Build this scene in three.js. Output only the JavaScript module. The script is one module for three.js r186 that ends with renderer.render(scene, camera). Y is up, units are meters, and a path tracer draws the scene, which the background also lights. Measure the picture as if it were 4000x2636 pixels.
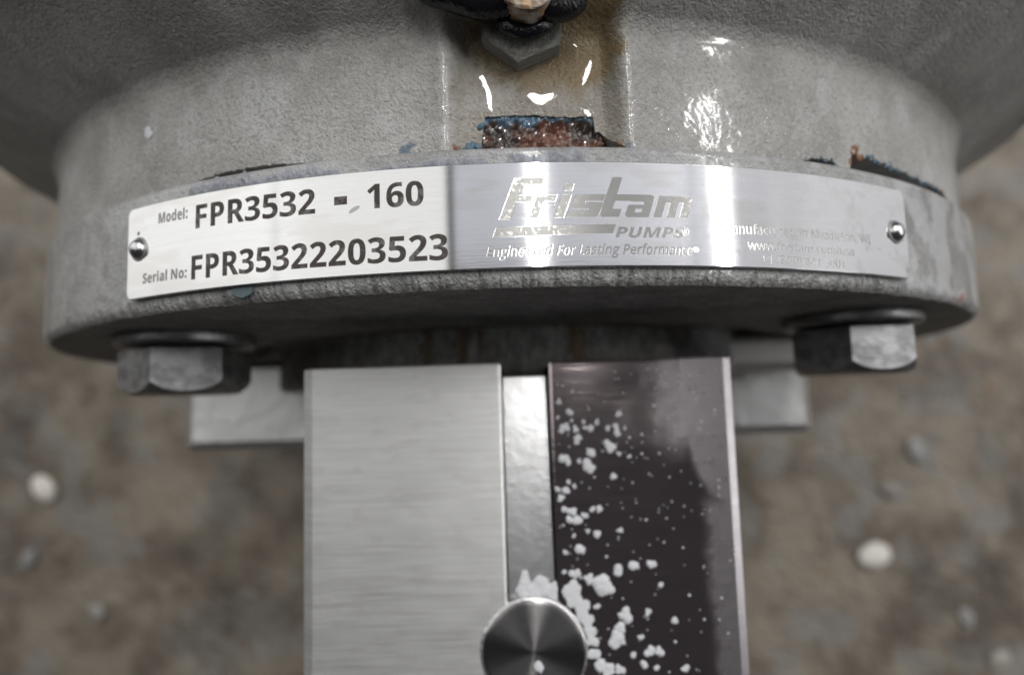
import * as THREE from 'three';
import { mergeGeometries, mergeVertices } from 'three/addons/utils/BufferGeometryUtils.js';
import { RoundedBoxGeometry } from 'three/addons/geometries/RoundedBoxGeometry.js';
import { RectAreaLightUniformsLib } from 'three/addons/lights/RectAreaLightUniformsLib.js';
import { Brush, Evaluator, INTERSECTION } from 'three-bvh-csg';

// ---------------------------------------------------------------- camera, exposure, lights
const scene = new THREE.Scene();
const camera = new THREE.PerspectiveCamera(53.67, 1024 / 674, 0.005, 30);
camera.position.set(0, 0.3028, 0.02305);
camera.up.set(0.0308352, 0.10033927, -0.99447535);
camera.lookAt(0, 0.3028 - 0.99494847, 0.02305 - 0.100387);
camera.focus = 0.130;
camera.userData.fStop = 6.6;
const renderer = new THREE.WebGLRenderer({ antialias: true });
renderer.toneMapping = THREE.LinearToneMapping;
renderer.toneMappingExposure = 1.0;
renderer.shadowMap.enabled = true;
scene.background = new THREE.Color(0.030, 0.029, 0.031);      // the dim hall beyond the lamps
RectAreaLightUniformsLib.init();

const lin = (r, g, b) => new THREE.Color().setRGB(r, g, b);
function tag(o, label, category, group, kind) {
  if (label) o.userData.label = label;
  if (category) o.userData.category = category;
  if (group) o.userData.group = group;
  if (kind) o.userData.kind = kind;
  return o;
}
const taken = {};
function numbered(n) { const k = taken[n] = (taken[n] ?? -1) + 1; return k ? `${n}_${String(k).padStart(3, '0')}` : n; }
function put(name, geo, mat, parent = scene) {
  const m = new THREE.Mesh(geo, mat);
  m.name = parent === scene ? numbered(name) : name;
  m.castShadow = m.receiveShadow = true;
  parent.add(m);
  return m;
}
function group(name, label, category, grp) {
  const g = new THREE.Group(); g.name = numbered(name); scene.add(g);
  return tag(g, label, category, grp);
}
// a lamp, window or added light panel outside the picture that the shiny metal mirrors: frame, glowing face and a light of the same size
function lightPanel(name, label, category, w, h, radiance, color, pos, aim, grp) {
  const g = group(name, label, category, grp);
  g.position.set(...pos);
  g.up.set(0, 0, 1);
  g.lookAt(...aim);                                   // local +z towards aim
  put('frame', new THREE.BoxGeometry(w + 0.06, h + 0.06, 0.03), new THREE.MeshStandardMaterial({ color: lin(0.5, 0.5, 0.5), roughness: 0.6 }), g).position.z = -0.04;
  put('glowing_pane', new THREE.PlaneGeometry(w, h), new THREE.MeshStandardMaterial({ color: lin(0.5, 0.5, 0.5), emissive: color, emissiveIntensity: radiance * 0.3 }), g).position.z = -0.01;
  const l = new THREE.RectAreaLight(color, radiance, w, h);
  l.position.z = 0; l.rotation.y = Math.PI; g.add(l);
  return g;
}
const CEIL = 2.3;
lightPanel('tube_light', 'slim white fluorescent tube light hanging above the nameplate', 'light', 0.025, 2.4, 130, lin(1, 0.985, 0.95), [0.235, CEIL, -1.55], [0.235, 0, -1.55], 'ceiling tube lights');
lightPanel('tube_light', 'slim white fluorescent tube light hanging off beyond the contact lettering side', 'light', 0.024, 3.2, 130, lin(1, 0.985, 0.95), [2.28, CEIL, -1.35], [0.1, 0.17, -1.35], 'ceiling tube lights');
lightPanel('skylight', 'wide milky white roof skylight above the serial number side', 'skylight', 2.1, 4.4, 0.80, lin(1, 1, 0.985), [-1.56, CEIL, -2.03], [-1.56, 0, -2.03]);  // rear length added to light the housing, beyond what the plate mirrors
lightPanel('wall_light_panel', 'tall bright milky window facing the serial number end', 'window', 3.4, 2.8, 0.78, lin(1, 1, 0.99), [-2.7, 0.92, -1.75], [0, 0.92, -1.75]);
lightPanel('skylight', 'added dim bluish roof light panel above the contact lettering side', 'skylight', 3.4, 4.0, 0.52, lin(0.94, 0.965, 1.06), [1.2, CEIL + 0.25, -2.45], [1.2, 0, -2.45]);  // added panel: greys the middle of the plate and lights the housing
lightPanel('wall_light_panel', 'added dim milky light panel facing the contact lettering end', 'window', 3.4, 2.8, 0.44, lin(0.98, 0.97, 1.02), [2.95, 0.92, -1.75], [0, 0.92, -1.75]);  // added panel in place of the wall, greys the end of the plate
lightPanel('wall_light_panel', 'small bright window facing the bright sloped edge of the slotted bar', 'window', 0.8, 1.0, 2.4, lin(0.97, 0.985, 1), [2.7, 1.1, 0.35], [0, 0.2, 0.1]);

// ---------------------------------------------------------------- noise and textures
function rng(seed) { let a = seed >>> 0; return () => { a = (a + 0x6d2b79f5) | 0; let t = Math.imul(a ^ (a >>> 15), 1 | a); t = (t + Math.imul(t ^ (t >>> 7), 61 | t)) ^ t; return ((t ^ (t >>> 14)) >>> 0) / 4294967296; }; }
const TAB = new Float32Array(65536); { const r = rng(77); for (let i = 0; i < 65536; i++) TAB[i] = r(); }
const hsh = (x, y, s) => TAB[(Math.imul(x, 73) + Math.imul(y, 9173) + Math.imul(s, 31337) + Math.imul(x ^ (y << 3), 517)) & 65535];
function vn(x, y, s = 0, per = 0) {
  let xi = Math.floor(x), yi = Math.floor(y); const fx = x - xi, fy = y - yi;
  const u = fx * fx * (3 - 2 * fx), v = fy * fy * (3 - 2 * fy);
  let x1 = xi + 1, y1 = yi + 1;
  if (per) { xi = ((xi % per) + per) % per; yi = ((yi % per) + per) % per; x1 = (xi + 1) % per; y1 = (yi + 1) % per; }
  const a = hsh(xi, yi, s), b = hsh(x1, yi, s), c = hsh(xi, y1, s), d = hsh(x1, y1, s);
  return a + (b - a) * u + (c - a) * v + (a - b - c + d) * u * v;
}
function fbm(x, y, oct = 4, s = 0, per = 0) { let t = 0, a = 0.5, n = 0; for (let o = 0; o < oct; o++) { t += a * vn(x, y, s + o * 7, per); n += a; x *= 2; y *= 2; per *= 2; a *= 0.5; } return t / n; }
const clamp = (x, a = 0, b = 1) => Math.min(b, Math.max(a, x));
const sst = (a, b, x) => { const t = clamp((x - a) / (b - a)); return t * t * (3 - 2 * t); };
const mix = (a, b, t) => a + (b - a) * t;
const mix3 = (a, b, t) => [mix(a[0], b[0], t), mix(a[1], b[1], t), mix(a[2], b[2], t)];
const toS = (x) => { x = clamp(x); return 255 * (x <= 0.0031308 ? 12.92 * x : 1.055 * Math.pow(x, 1 / 2.4) - 0.055); };
function tex(w, h, fn, { srgb = false, repeat = null, wrap = THREE.RepeatWrapping } = {}) {
  const d = new Uint8Array(w * h * 4);
  for (let j = 0, k = 0; j < h; j++) for (let i = 0; i < w; i++, k += 4) {
    const c = fn((i + 0.5) / w, (j + 0.5) / h);
    if (srgb) { d[k] = toS(c[0]); d[k + 1] = toS(c[1]); d[k + 2] = toS(c[2]); } else { d[k] = clamp(c[0]) * 255; d[k + 1] = clamp(c[1]) * 255; d[k + 2] = clamp(c[2]) * 255; }
    d[k + 3] = 255;
  }
  const t = new THREE.DataTexture(d, w, h);
  t.magFilter = THREE.LinearFilter; t.minFilter = THREE.LinearMipmapLinearFilter; t.generateMipmaps = true;
  t.wrapS = t.wrapT = wrap; if (srgb) t.colorSpace = THREE.SRGBColorSpace;
  if (repeat) t.repeat.set(...repeat);
  t.needsUpdate = true; return t;
}
const again = (t, x, y) => { const c = t.clone(); c.repeat.set(x, y); c.needsUpdate = true; return c; };
// fine blasted-casting grain, tileable (one tile is about 24 mm)
const grain = tex(512, 512, (u, v) => { const n = 0.45 * fbm(u * 48, v * 48, 2, 3, 48) + 0.35 * fbm(u * 120, v * 120, 2, 5, 120) + 0.2 * fbm(u * 12, v * 12, 3, 9, 12); return [n, n, n]; });
const coarse = tex(512, 512, (u, v) => { const n = 0.6 * fbm(u * 16, v * 16, 4, 13, 16) + 0.4 * Math.pow(fbm(u * 40, v * 40, 2, 15, 40), 1.5); return [n, n, n]; });

// ---------------------------------------------------------------- geometry helpers (the pump's axis is z; phi runs from straight up towards +x)
function sweep(phis, rows, at, uvAt) {
  const n = phis.length, pos = [], uv = [], idx = [];
  for (let k = 0; k < rows; k++) for (let i = 0; i < n; i++) {
    const [r, z] = at(phis[i], k); pos.push(r * Math.sin(phis[i]), r * Math.cos(phis[i]), z);
    uv.push(...uvAt(phis[i], k, r, z));
  }
  for (let k = 0; k + 1 < rows; k++) for (let i = 0; i + 1 < n; i++) {
    const a = k * n + i, b = a + 1, c = a + n, d = c + 1; idx.push(a, c, b, b, c, d);
  }
  const g = new THREE.BufferGeometry();
  g.setAttribute('position', new THREE.Float32BufferAttribute(pos, 3));
  g.setAttribute('uv', new THREE.Float32BufferAttribute(uv, 2));
  g.setIndex(idx); g.computeVertexNormals(); return g;
}
function phiList(dense, nDense, nCoarse) {
  const a = [];
  for (let i = 0; i < nCoarse; i++) a.push(-Math.PI + (Math.PI - dense) * i / nCoarse);
  for (let i = 0; i < nDense; i++) a.push(-dense + 2 * dense * i / nDense);
  for (let i = 0; i <= nCoarse; i++) a.push(dense + (Math.PI - dense) * i / nCoarse);
  return a;
}
function onCyl(s, r, z, R) { const p = s / R; return new THREE.Vector3(r * Math.sin(p), r * Math.cos(p), z); }

const R1 = 0.175, R2 = 0.1725, ZB = -0.028;

// ---------------------------------------------------------------- concrete floor
{
  const stain = (x, z) => {
    let n = 0.30 * fbm(x * 9 + 3, z * 9 + 7, 4, 21) + 0.70 * fbm(x * 36, z * 36, 4, 23);
    let c = mix3([0.105, 0.083, 0.061], [0.225, 0.192, 0.150], sst(0.30, 0.70, n));
    const g = fbm(x * 38 + 9, z * 38, 4, 25); c = mix3(c, [0.20, 0.193, 0.182], 0.6 * sst(0.52, 0.7, g));
    const w = fbm(x * 24 + 40, z * 24 + 11, 4, 27); c = mix3(c, [0.045, 0.038, 0.032], 0.42 * sst(0.52, 0.74, w));
    const wet = sst(0.36, 0.42, x + 0.12 * (fbm(x * 16, z * 16, 4, 31) - 0.5) + 0.05 * (z - 0.2)) * sst(0.05, 0.12, z) * sst(0.42, 0.52, fbm(x * 11 + 5, z * 11, 4, 33));
    c = mix3(c, [0.038, 0.029, 0.020], 0.75 * wet);
    const sp = vn(x * 160, z * 160, 35); c = mix3(c, [0.3, 0.29, 0.27], 0.6 * sst(0.93, 0.99, sp));
    const op = sst(0.90, 0.97, vn(x * 60 + 7, z * 60, 37)); c = mix3(c, [0.20, 0.115, 0.06], 0.35 * op);
    return c;
  };
  const S = 1.6;
  const map = tex(1024, 1024, (u, v) => stain((u - 0.5) * S, (0.5 - v) * S), { srgb: true, wrap: THREE.MirroredRepeatWrapping });
  const N = 200, L = 8, g = new THREE.PlaneGeometry(L, L, N, N); g.rotateX(-Math.PI / 2);
  const p = g.attributes.position, uv = g.attributes.uv;
  for (let i = 0; i < p.count; i++) { const x = p.getX(i), z = p.getZ(i); p.setY(i, 0.006 * (fbm(x * 6, z * 6, 3, 41) - 0.5)); uv.setXY(i, x / S + 0.5, 0.5 - z / S); }
  g.computeVertexNormals();
  const f = put('concrete_floor', g, new THREE.MeshStandardMaterial({ map, roughness: 0.62, bumpMap: again(coarse, 14, 14), bumpScale: 0.003 }));
  f.position.y = -0.26; tag(f, 'stained grey brown concrete floor', 'floor', null, 'structure');
}

// ---------------------------------------------------------------- grey cast housing behind the flange
const SC = 0.0066;                                   // middle of the drain trough
function troughDepth(s, z) {
  const q = Math.abs(s - SC), w = 0.0004 * (fbm(z * 300, s > SC ? 3 : 9, 2, 51) - 0.5);
  const down = sst(0.0182, 0.0140, q + w), ridge = Math.exp(-Math.pow((q - 0.0192) / 0.0016, 2));
  return (-0.0034 * down - 0.5 * Math.max(0, 0.00017 - q * q) / R2 * 1.0 * down * 0 + 0.0009 * ridge) * sst(-0.074, -0.060, z);
}
function gap(s) {                                    // how far the housing's broken edge stands off the flange
  const mm = s * 1000, n = fbm(s * 900, 1.5, 3, 53) - 0.5, n2 = fbm(s * 2400, 7.5, 2, 55) - 0.5;
  let g = 0.0002 + 0.0003 * Math.max(0, n);
  const box = (a, b, h, e) => h * sst(a - e, a + e, mm) * sst(b + e, b - e, mm);
  if (mm > -9 && mm < 27) {
    const top = 0.0088 - 0.0004 * sst(6, 12, mm);
    g = Math.max(g, (top + 0.0007 * n + 0.0004 * n2) * sst(-5.5, -4.3, mm - 0.6 * n2) * (mm < 19.2 + n2 ? 1 : mm < 20.2 ? 0.62 : Math.max(0, 0.6 - (mm - 20.2) * 0.125)));
    g = Math.max(g, box(-8, -5, 0.0014, 0.8) * (0.7 + n));
  }
  if (mm < -30 && mm > -80) g = Math.max(g, 0.0015 * Math.pow(sst(-78, -62, mm) * sst(-33, -58, mm), 0.8) * (1 + 0.5 * n2));
  if (mm > 60 && mm < 82) g = Math.max(g, 0.0021 * sst(64, 72, mm) * sst(80, 76, mm) * (0.8 + n2));
  if (mm > 80 && mm < 140) g = Math.max(g, (0.0046 - 0.0014 * sst(84, 110, mm)) * sst(82, 83.6, mm) * sst(142, 130, mm) * (1 + 0.5 * n2));
  return g;
}
const MU = 0.4, MV = 0.08;
const bellUV = (s, z) => [(s + MU / 2) / MU, (z + 0.105) / MV];
const grime = (s, z) => {                            // yellow brown deposit in the trough, outline with a ragged grain
  const mm = s * 1000, zz = z * 1000, n = fbm(s * 260, z * 260, 4, 61) - 0.5;
  const inside = sst(19.5, 16, Math.abs(mm - SC * 1000) + 5 * n);
  const right = sst(7, 15, mm + 8 * n) * sst(-40, -47, zz + 10 * n), nut = sst(14.5, 9.5, Math.hypot(mm - 4.9, zz + 54.7) + 5 * n);
  return sst(-76, -64, zz + 8 * n) * inside * clamp(0.32 + 0.75 * right + 0.6 * nut);
};
const bellMap = tex(2048, 410, (u, v) => {
  const s = (u - 0.5) * MU, z = v * MV - 0.105, mm = s * 1000, zz = z * 1000;
  const cloud = fbm(s * 70, z * 70, 5, 63), fine = fbm(s * 1700, z * 1700, 2, 65), sm = fbm(s * 160 + 5, z * 110, 4, 67);
  let c = mix3([0.255, 0.248, 0.234], [0.38, 0.374, 0.36], sst(0.28, 0.72, 0.75 * cloud + 0.25 * fine));
  c = mix3(c, [0.45, 0.455, 0.465], 0.5 * sst(0.58, 0.72, sm) * sst(0.3, 0.6, cloud));
  c = mix3(c, [0.14, 0.133, 0.12], 0.42 * sst(0.55, 0.8, fine)); c = mix3(c, [0.50, 0.49, 0.465], 0.35 * sst(0.42, 0.22, fine));
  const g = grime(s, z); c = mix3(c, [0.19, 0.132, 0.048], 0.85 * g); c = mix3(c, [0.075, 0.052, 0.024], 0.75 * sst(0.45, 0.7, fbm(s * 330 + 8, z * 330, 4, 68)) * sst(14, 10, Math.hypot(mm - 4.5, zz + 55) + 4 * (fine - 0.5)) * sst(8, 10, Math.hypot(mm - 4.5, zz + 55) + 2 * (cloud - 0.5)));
  const blue = sst(0.62, 0.74, fbm(s * 240 + 3, z * 240, 3, 69));
  const nearEdge = sst(-30.8, -29.4, zz + 3 * (cloud - 0.5)) * sst(-50, -18, mm) * sst(33, 26, mm);
  c = mix3(c, [0.06, 0.115, 0.16], 0.8 * blue * nearEdge);
  const teal = Math.exp(-Math.pow((mm - 21.5 + 4 * (fine - 0.5)) / 1.4, 2)) * sst(0.42, 0.6, fbm(s * 300, z * 60, 3, 71)) * sst(-58, -50, zz);
  c = mix3(c, [0.085, 0.11, 0.105], 0.55 * teal);
  return c;
}, { srgb: true, wrap: THREE.MirroredRepeatWrapping });
const bellRough = tex(1024, 256, (u, v) => {
  const s = (u - 0.5) * MU, z = v * MV - 0.105, mm = s * 1000, zz = z * 1000, n = fbm(s * 200, z * 200, 4, 73) - 0.5;
  const wet = Math.max(sst(20, 15, Math.abs(mm - 7) + 5 * n), 0.95 * sst(26, 14, Math.hypot(mm - 50, (zz + 36) * 2.2) + 22 * n) , sst(-31.6, -30, zz) * sst(20, 40, mm) * sst(80, 60, mm) * (0.5 + n));
  const ridge = Math.exp(-Math.pow((Math.abs(mm - SC * 1000) - 19.2) / 1.3, 2)) * sst(-54, -48, zz), coat = clamp(sst(22, 10, Math.hypot(mm - 50, (zz + 34) * 2.6) + 26 * n) + ridge + sst(9, 5, Math.hypot((mm - 50) * 0.8, (zz + 53) * 2) + 7 * n));
  return [coat, mix(0.62, 0.34, wet) + 0.1 * n, 0];
}, { wrap: THREE.ClampToEdgeWrapping });
const castMat = new THREE.MeshPhysicalMaterial({ map: bellMap, roughness: 1, roughnessMap: bellRough, bumpMap: again(grain, 16, 3.2), bumpScale: 0.0006, clearcoat: 1, clearcoatMap: bellRough, clearcoatRoughness: 0.09 });
let casing;
const housing = group('motor_housing', 'grey cast motor housing with a wet stained trough and a dark end shoulder', 'motor housing');
{
  const phis = phiList(1.25, 1100, 40);
  const NC = 80, NF = 16, ND = 8, RF = 0.0055, ZF = -0.0522, R3 = 0.2025, FA = 1.12, RD = R2 + RF * (1 - Math.cos(FA)), ZD = ZF - RF * Math.sin(FA), ZE = -0.0715;
  const rows = [];
  rows.push(['in', 0.007], ['in', 0.0025], ['in', 0.0007]);
  for (let i = 0; i <= NC; i++) rows.push(['c', Math.pow(i / NC, 1.25)]);
  for (let i = 1; i <= NF; i++) rows.push(['f', i / NF * FA]);
  for (let i = 1; i <= ND; i++) rows.push(['d', i / ND]);
  for (let i = 1; i <= 6; i++) rows.push(['e', i / 6 * Math.PI / 2]);
  rows.push(['b', 0.03], ['b', 0.12]);
  const at = (phi, k) => {
    const s = phi * R2, [t, q] = rows[k], z0 = ZB - gap(s);
    if (t === 'in') return [R2 + troughDepth(s, z0) - q, z0 - 0.0002];
    if (t === 'c') { const z = mix(z0, ZF, q), e = q === 0 ? -0.0005 : 0; return [R2 + troughDepth(s, z) + e + 0.0004 * (fbm(s * 40, z * 40, 3, 81) - 0.5) + 0.00013 * (fbm(s * 800, z * 600, 2, 82) - 0.5), q === 0 ? z + 0 : z]; }
    if (t === 'f') { const z = ZF - RF * Math.sin(q); return [R2 + RF * (1 - Math.cos(q)) + troughDepth(s, z) * Math.cos(q), z]; }
    if (t === 'd') return [mix(RD, R3 - 0.004, q), mix(ZD, ZE, q)];
    if (t === 'e') return [R3 - 0.004 + 0.004 * Math.sin(q), ZE - 0.004 * (1 - Math.cos(q))];
    return [R3, ZE - 0.004 - q];
  };
  const off = rows.map(([t, q]) => t === 'f' ? ZF - RF * q : t === 'd' ? ZF - RF * FA - q * 0.028 : t === 'e' ? -0.091 - q * 0.004 : -0.098 - q);
  const g = sweep(phis, rows.length, at, (phi, k, r, z) => bellUV(phi * R2, rows[k][0] === 'in' || rows[k][0] === 'c' ? z : off[k]));
  casing = put('casing', g, castMat, housing);
  // spigot seen through the broken joint
  const sp = sweep(phiList(1.25, 300, 30), 6, (phi, k) => [R2 - 0.0085 + 0.0008 * (fbm(phi * 120, k * 3.1, 3, 83) - 0.5), mix(-0.018, -0.05, k / 5)], (phi, k, r, z) => [phi * 7, z * 40]);
  put('spigot', sp, new THREE.MeshStandardMaterial({ color: lin(0.27, 0.263, 0.25), roughness: 0.6, bumpMap: coarse, bumpScale: 0.001 }), housing);
}
// rust and blue primer inside the broken window of the housing
{
  const NS = 110, NZ = 36, pos = [], col = [], idx = [];
  for (let j = 0; j <= NZ; j++) for (let i = 0; i <= NS; i++) {
    const s = mix(-0.0090, 0.0262, i / NS), z = mix(-0.0400, -0.0276, j / NZ);
    const a = fbm(s * 620, z * 480, 2, 91), b = fbm(s * 1300, z * 1000, 2, 93), c = fbm(s * 180, z * 180, 3, 95);
    const lump = 0.0016 * Math.pow(a, 1.6) + 0.0012 * Math.pow(b, 2) - 0.0004;
    let r = R2 - 0.0046 + lump + 0.0012 * sst(-0.0335, -0.0375, z) - 0.0022 * sst(0.0205, 0.0225, s);
    if (z < ZB - gap(s) + 0.0003) r = Math.min(r, R2 + troughDepth(s, z) - 0.0007);
    const p = onCyl(s, r, z, R2); pos.push(p.x, p.y, p.z);
    let k = mix3([0.030, 0.018, 0.014], [0.105, 0.036, 0.019], sst(0.35, 0.65, c + 0.25 * (a - 0.5) + 0.3 * sst(-0.0335, -0.0295, z) - 0.1));
    const blue = sst(0.0003, 0.0014, -z - 0.0346 + 0.0034 * (fbm(s * 420, z * 420, 3, 97) - 0.5));
    k = mix3(k, [0.10, 0.19, 0.28], 0.9 * blue);
    k = mix3(k, [0.26, 0.25, 0.24], 0.55 * sst(0.66, 0.82, b) * (1 - 0.5 * blue));  // pale lump tops put wet highlights into the colour
    k = mix3(k, [0.07, 0.14, 0.19], 0.85 * sst(-0.0042, -0.0056, s));
    col.push(...k);
  }
  for (let j = 0; j < NZ; j++) for (let i = 0; i < NS; i++) { const a = j * (NS + 1) + i; idx.push(a, a + 1, a + NS + 1, a + 1, a + NS + 2, a + NS + 1); }
  const g = new THREE.BufferGeometry();
  g.setAttribute('position', new THREE.Float32BufferAttribute(pos, 3)); g.setAttribute('color', new THREE.Float32BufferAttribute(col, 3));
  g.setAttribute('uv', new THREE.Float32BufferAttribute(pos.filter((_, i) => i % 3 !== 1).map((x) => x * 40), 2));
  g.setIndex(idx); const gf = g.toNonIndexed(); gf.computeVertexNormals();
  const m = put('rusted_patch', gf, new THREE.MeshPhysicalMaterial({ vertexColors: true, roughness: 0.3, clearcoat: 1, clearcoatRoughness: 0.05 }), casing);
  tag(m, 'wet brown rust with a torn blue primer edge');
}
// torn blue primer and rust at the right hand slit of the joint
{
  const flakes = (name, list, color, label) => {
    const r = rng(name.length * 13 + list.length), gs = [];
    for (const [s0, s1, dz, w] of list) {
      const n = Math.max(3, Math.round((s1 - s0) / 0.45));
      for (let i = 0; i < n; i++) {
        const s = mix(s0, s1, (i + r()) / n) / 1000, g = new THREE.IcosahedronGeometry(0.00055 * w * (0.6 + 0.8 * r()), 1);
        g.scale(1.2, 0.45, 0.8); g.rotateX(r() * 0.6); g.rotateY(r() * 3);
        const z = ZB - gap(s) * (0.9 + 0.3 * r()) - dz * 0.001 * r(), p = onCyl(s, R2 - 0.0004 * r() - 0.0001, z, R2);
        g.rotateZ(-s / R2); g.translate(p.x, p.y, p.z); gs.push(g);
      }
    }
    tag(put(name, mergeGeometries(gs), new THREE.MeshStandardMaterial({ color, roughness: 0.5 }), casing), label, null, null, 'stuff');
  };
  flakes('primer_flakes', [[-18, -9.5, 0.25, 0.7], [-40, -20, 0.1, 0.4], [66, 80, 0.5, 0.8], [86, 128, 0.5, 1.0], [-8.5, -4.5, 0.5, 1.3]], lin(0.06, 0.115, 0.16), 'small torn flakes of blue primer along the joint');
  flakes('rust_flakes', [[82, 86.5, 0.9, 1.5], [131, 140, 0.6, 1.1], [-11.5, -9.5, 1.6, 0.9], [23, 25, 0.6, 0.7]], lin(0.17, 0.075, 0.03), 'crumbs of orange rust along the joint');
}

// ---------------------------------------------------------------- round flange with its hub
const flange = group('round_flange', 'thick round grey cast flange carrying the nameplate on its rim', 'flange');
const RU = 0.4, RV = 0.032;
const chip = (phi) => 0.0016 * Math.pow(fbm(phi * 90, 2.2, 3, 101), 1.5) + 0.0009 * sst(0.55, 0.8, fbm(phi * 260, 9.1, 2, 103));
{
  const rimMap = tex(2048, 256, (u, v) => {
    const s = (u - 0.5) * RU, z = v * RV - 0.030, mm = s * 1000, zz = z * 1000;
    const cloud = fbm(s * 80, z * 80, 5, 111), fine = fbm(s * 1000, z * 1000, 2, 113), vert = fbm(s * 420, z * 70, 3, 115);
    let c = mix3([0.235, 0.235, 0.233], [0.375, 0.376, 0.378], sst(0.28, 0.72, 0.6 * cloud + 0.25 * fine + 0.15 * vert));
    const zn = sst(94, 99, mm) * sst(0.45, 0.6, fbm(s * 150, z * 120, 4, 117)); c = mix3(c, [0.47, 0.475, 0.49], 0.7 * zn);
    c = mix3(c, [0.16, 0.158, 0.155], 0.5 * sst(0.52, 0.68, fbm(s * 230 + 3, z * 160, 3, 119)) * 0.5);
    const low = sst(-2.6, -1.8, zz + 1.6 * (fbm(s * 300, 4, 3, 121) - 0.5)); c = mix3(c, [0.40, 0.395, 0.385], 0.5 * low * sst(0.35, 0.6, fine));
    const org = sst(1.1, 0.5, Math.hypot(mm - 131, (zz + 1.7) * 1.8) / 5 + 0.9 * (fine - 0.5)) + sst(1, 0.5, Math.hypot(mm - 145, zz + 0.8) / 3.4 + 0.8 * (fine - 0.5));
    c = mix3(c, [0.34, 0.11, 0.055], 0.75 * clamp(org) * sst(0.4, 0.55, fbm(s * 500, z * 500, 2, 123)));
    return c;
  }, { srgb: true, wrap: THREE.ClampToEdgeWrapping });
  const rimMat = new THREE.MeshPhysicalMaterial({ map: rimMap, roughness: 0.46, bumpMap: again(grain, 16, 1.28), bumpScale: 0.0006, clearcoat: 0.55, clearcoatRoughness: 0.14 });
  const phis = phiList(1.35, 1200, 60);
  const zs = []; for (let i = 0; i <= 26; i++) zs.push(mix(-0.0012, -0.0272, i / 26));
  const NR = zs.length + 5;
  const at = (phi, k) => {
    const e = chip(phi), n = 0.0003 * (fbm(phi * 30, k * 0.4, 3, 131) - 0.5) + 0.00007 * (fbm(phi * 170, k * 0.9, 2, 132) - 0.5);
    if (k === 0) return [R1 - 0.0012 - e, 0.00015];
    if (k === 1) return [R1 - 0.0004 - e * 0.35, -0.0004 - e * 0.35];
    if (k < zs.length + 2) { const z = zs[k - 2]; return [R1 + n - 0.0002 * Math.exp(z * 600), z - e * sst(-0.004, -0.001, z)]; }
    return [[R1 - 0.0007, -0.0279], [R1 - 0.0015, -0.028], [R1 - 0.02, -0.028]][k - zs.length - 2];
  };
  put('rim', sweep(phis, NR, at, (phi, k, r, z) => [(phi * R1 + RU / 2) / RU, (z + 0.030) / RV]), rimMat, flange);
  const rr = []; for (let i = 0; i <= 44; i++) rr.push(mix(R1 - 0.0012, 0.088, i / 44));
  const face = sweep(phis, rr.length, (phi, k) => [k === 0 ? R1 - 0.0012 - chip(phi) : rr[k], (k === 0 ? 0.00015 : 0.0002) - 0.0035 * Math.exp(-Math.pow((rr[k] - 0.104) / 0.005, 2)) + 0.0004 * (fbm(phi * 60, rr[k] * 300, 3, 133) - 0.5) * (k ? 1 : 0)], (phi, k, r) => [r * Math.sin(phi) * 30, r * Math.cos(phi) * 30]);
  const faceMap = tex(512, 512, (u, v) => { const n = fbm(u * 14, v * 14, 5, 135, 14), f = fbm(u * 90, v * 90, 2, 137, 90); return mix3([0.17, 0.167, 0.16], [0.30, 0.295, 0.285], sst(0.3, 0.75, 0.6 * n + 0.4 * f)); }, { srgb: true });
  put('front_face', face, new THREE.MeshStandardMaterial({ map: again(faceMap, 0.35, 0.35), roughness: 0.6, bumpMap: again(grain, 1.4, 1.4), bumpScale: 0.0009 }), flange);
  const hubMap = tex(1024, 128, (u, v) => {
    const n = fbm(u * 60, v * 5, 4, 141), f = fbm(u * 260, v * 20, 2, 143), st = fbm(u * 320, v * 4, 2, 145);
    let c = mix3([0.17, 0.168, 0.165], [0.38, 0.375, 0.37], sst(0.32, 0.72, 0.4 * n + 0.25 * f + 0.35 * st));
    const a = (u - 0.5) * 2.4; // radians
    for (const [p, w] of [[-0.27, 0.02], [-0.155, 0.02], [0.20, 0.03], [-0.10, 0.008]]) c = mix3(c, [0.13, 0.07, 0.028], 0.7 * sst(1.3, 0.5, Math.abs(a - p) / w + 1.6 * (f - 0.5) + 0.8 * (v - 0.5)));
    return c;
  }, { srgb: true, wrap: THREE.ClampToEdgeWrapping });
  const hz = [-0.004, 0.002, 0.0035, 0.006, 0.009, 0.012, 0.0145, 0.0152];
  const hr = [0.0985, 0.0985, 0.0995, 0.1, 0.1, 0.1, 0.0997, 0.0985];
  const hub = sweep(phiList(1.2, 420, 40), hz.length + 1, (phi, k) => k < hz.length ? [hr[k] + 0.0011 * (fbm(phi * 70, hz[k] * 500, 3, 147) - 0.5), hz[k]] : [0.03, 0.0152], (phi, k, r, z) => [phi / 2.4 + 0.5, (z + 0.004) / 0.0195]);
  put('hub', hub, new THREE.MeshStandardMaterial({ map: hubMap, roughness: 0.6, bumpMap: again(grain, 10, 1), bumpScale: 0.0012 }), flange);
}
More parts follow.
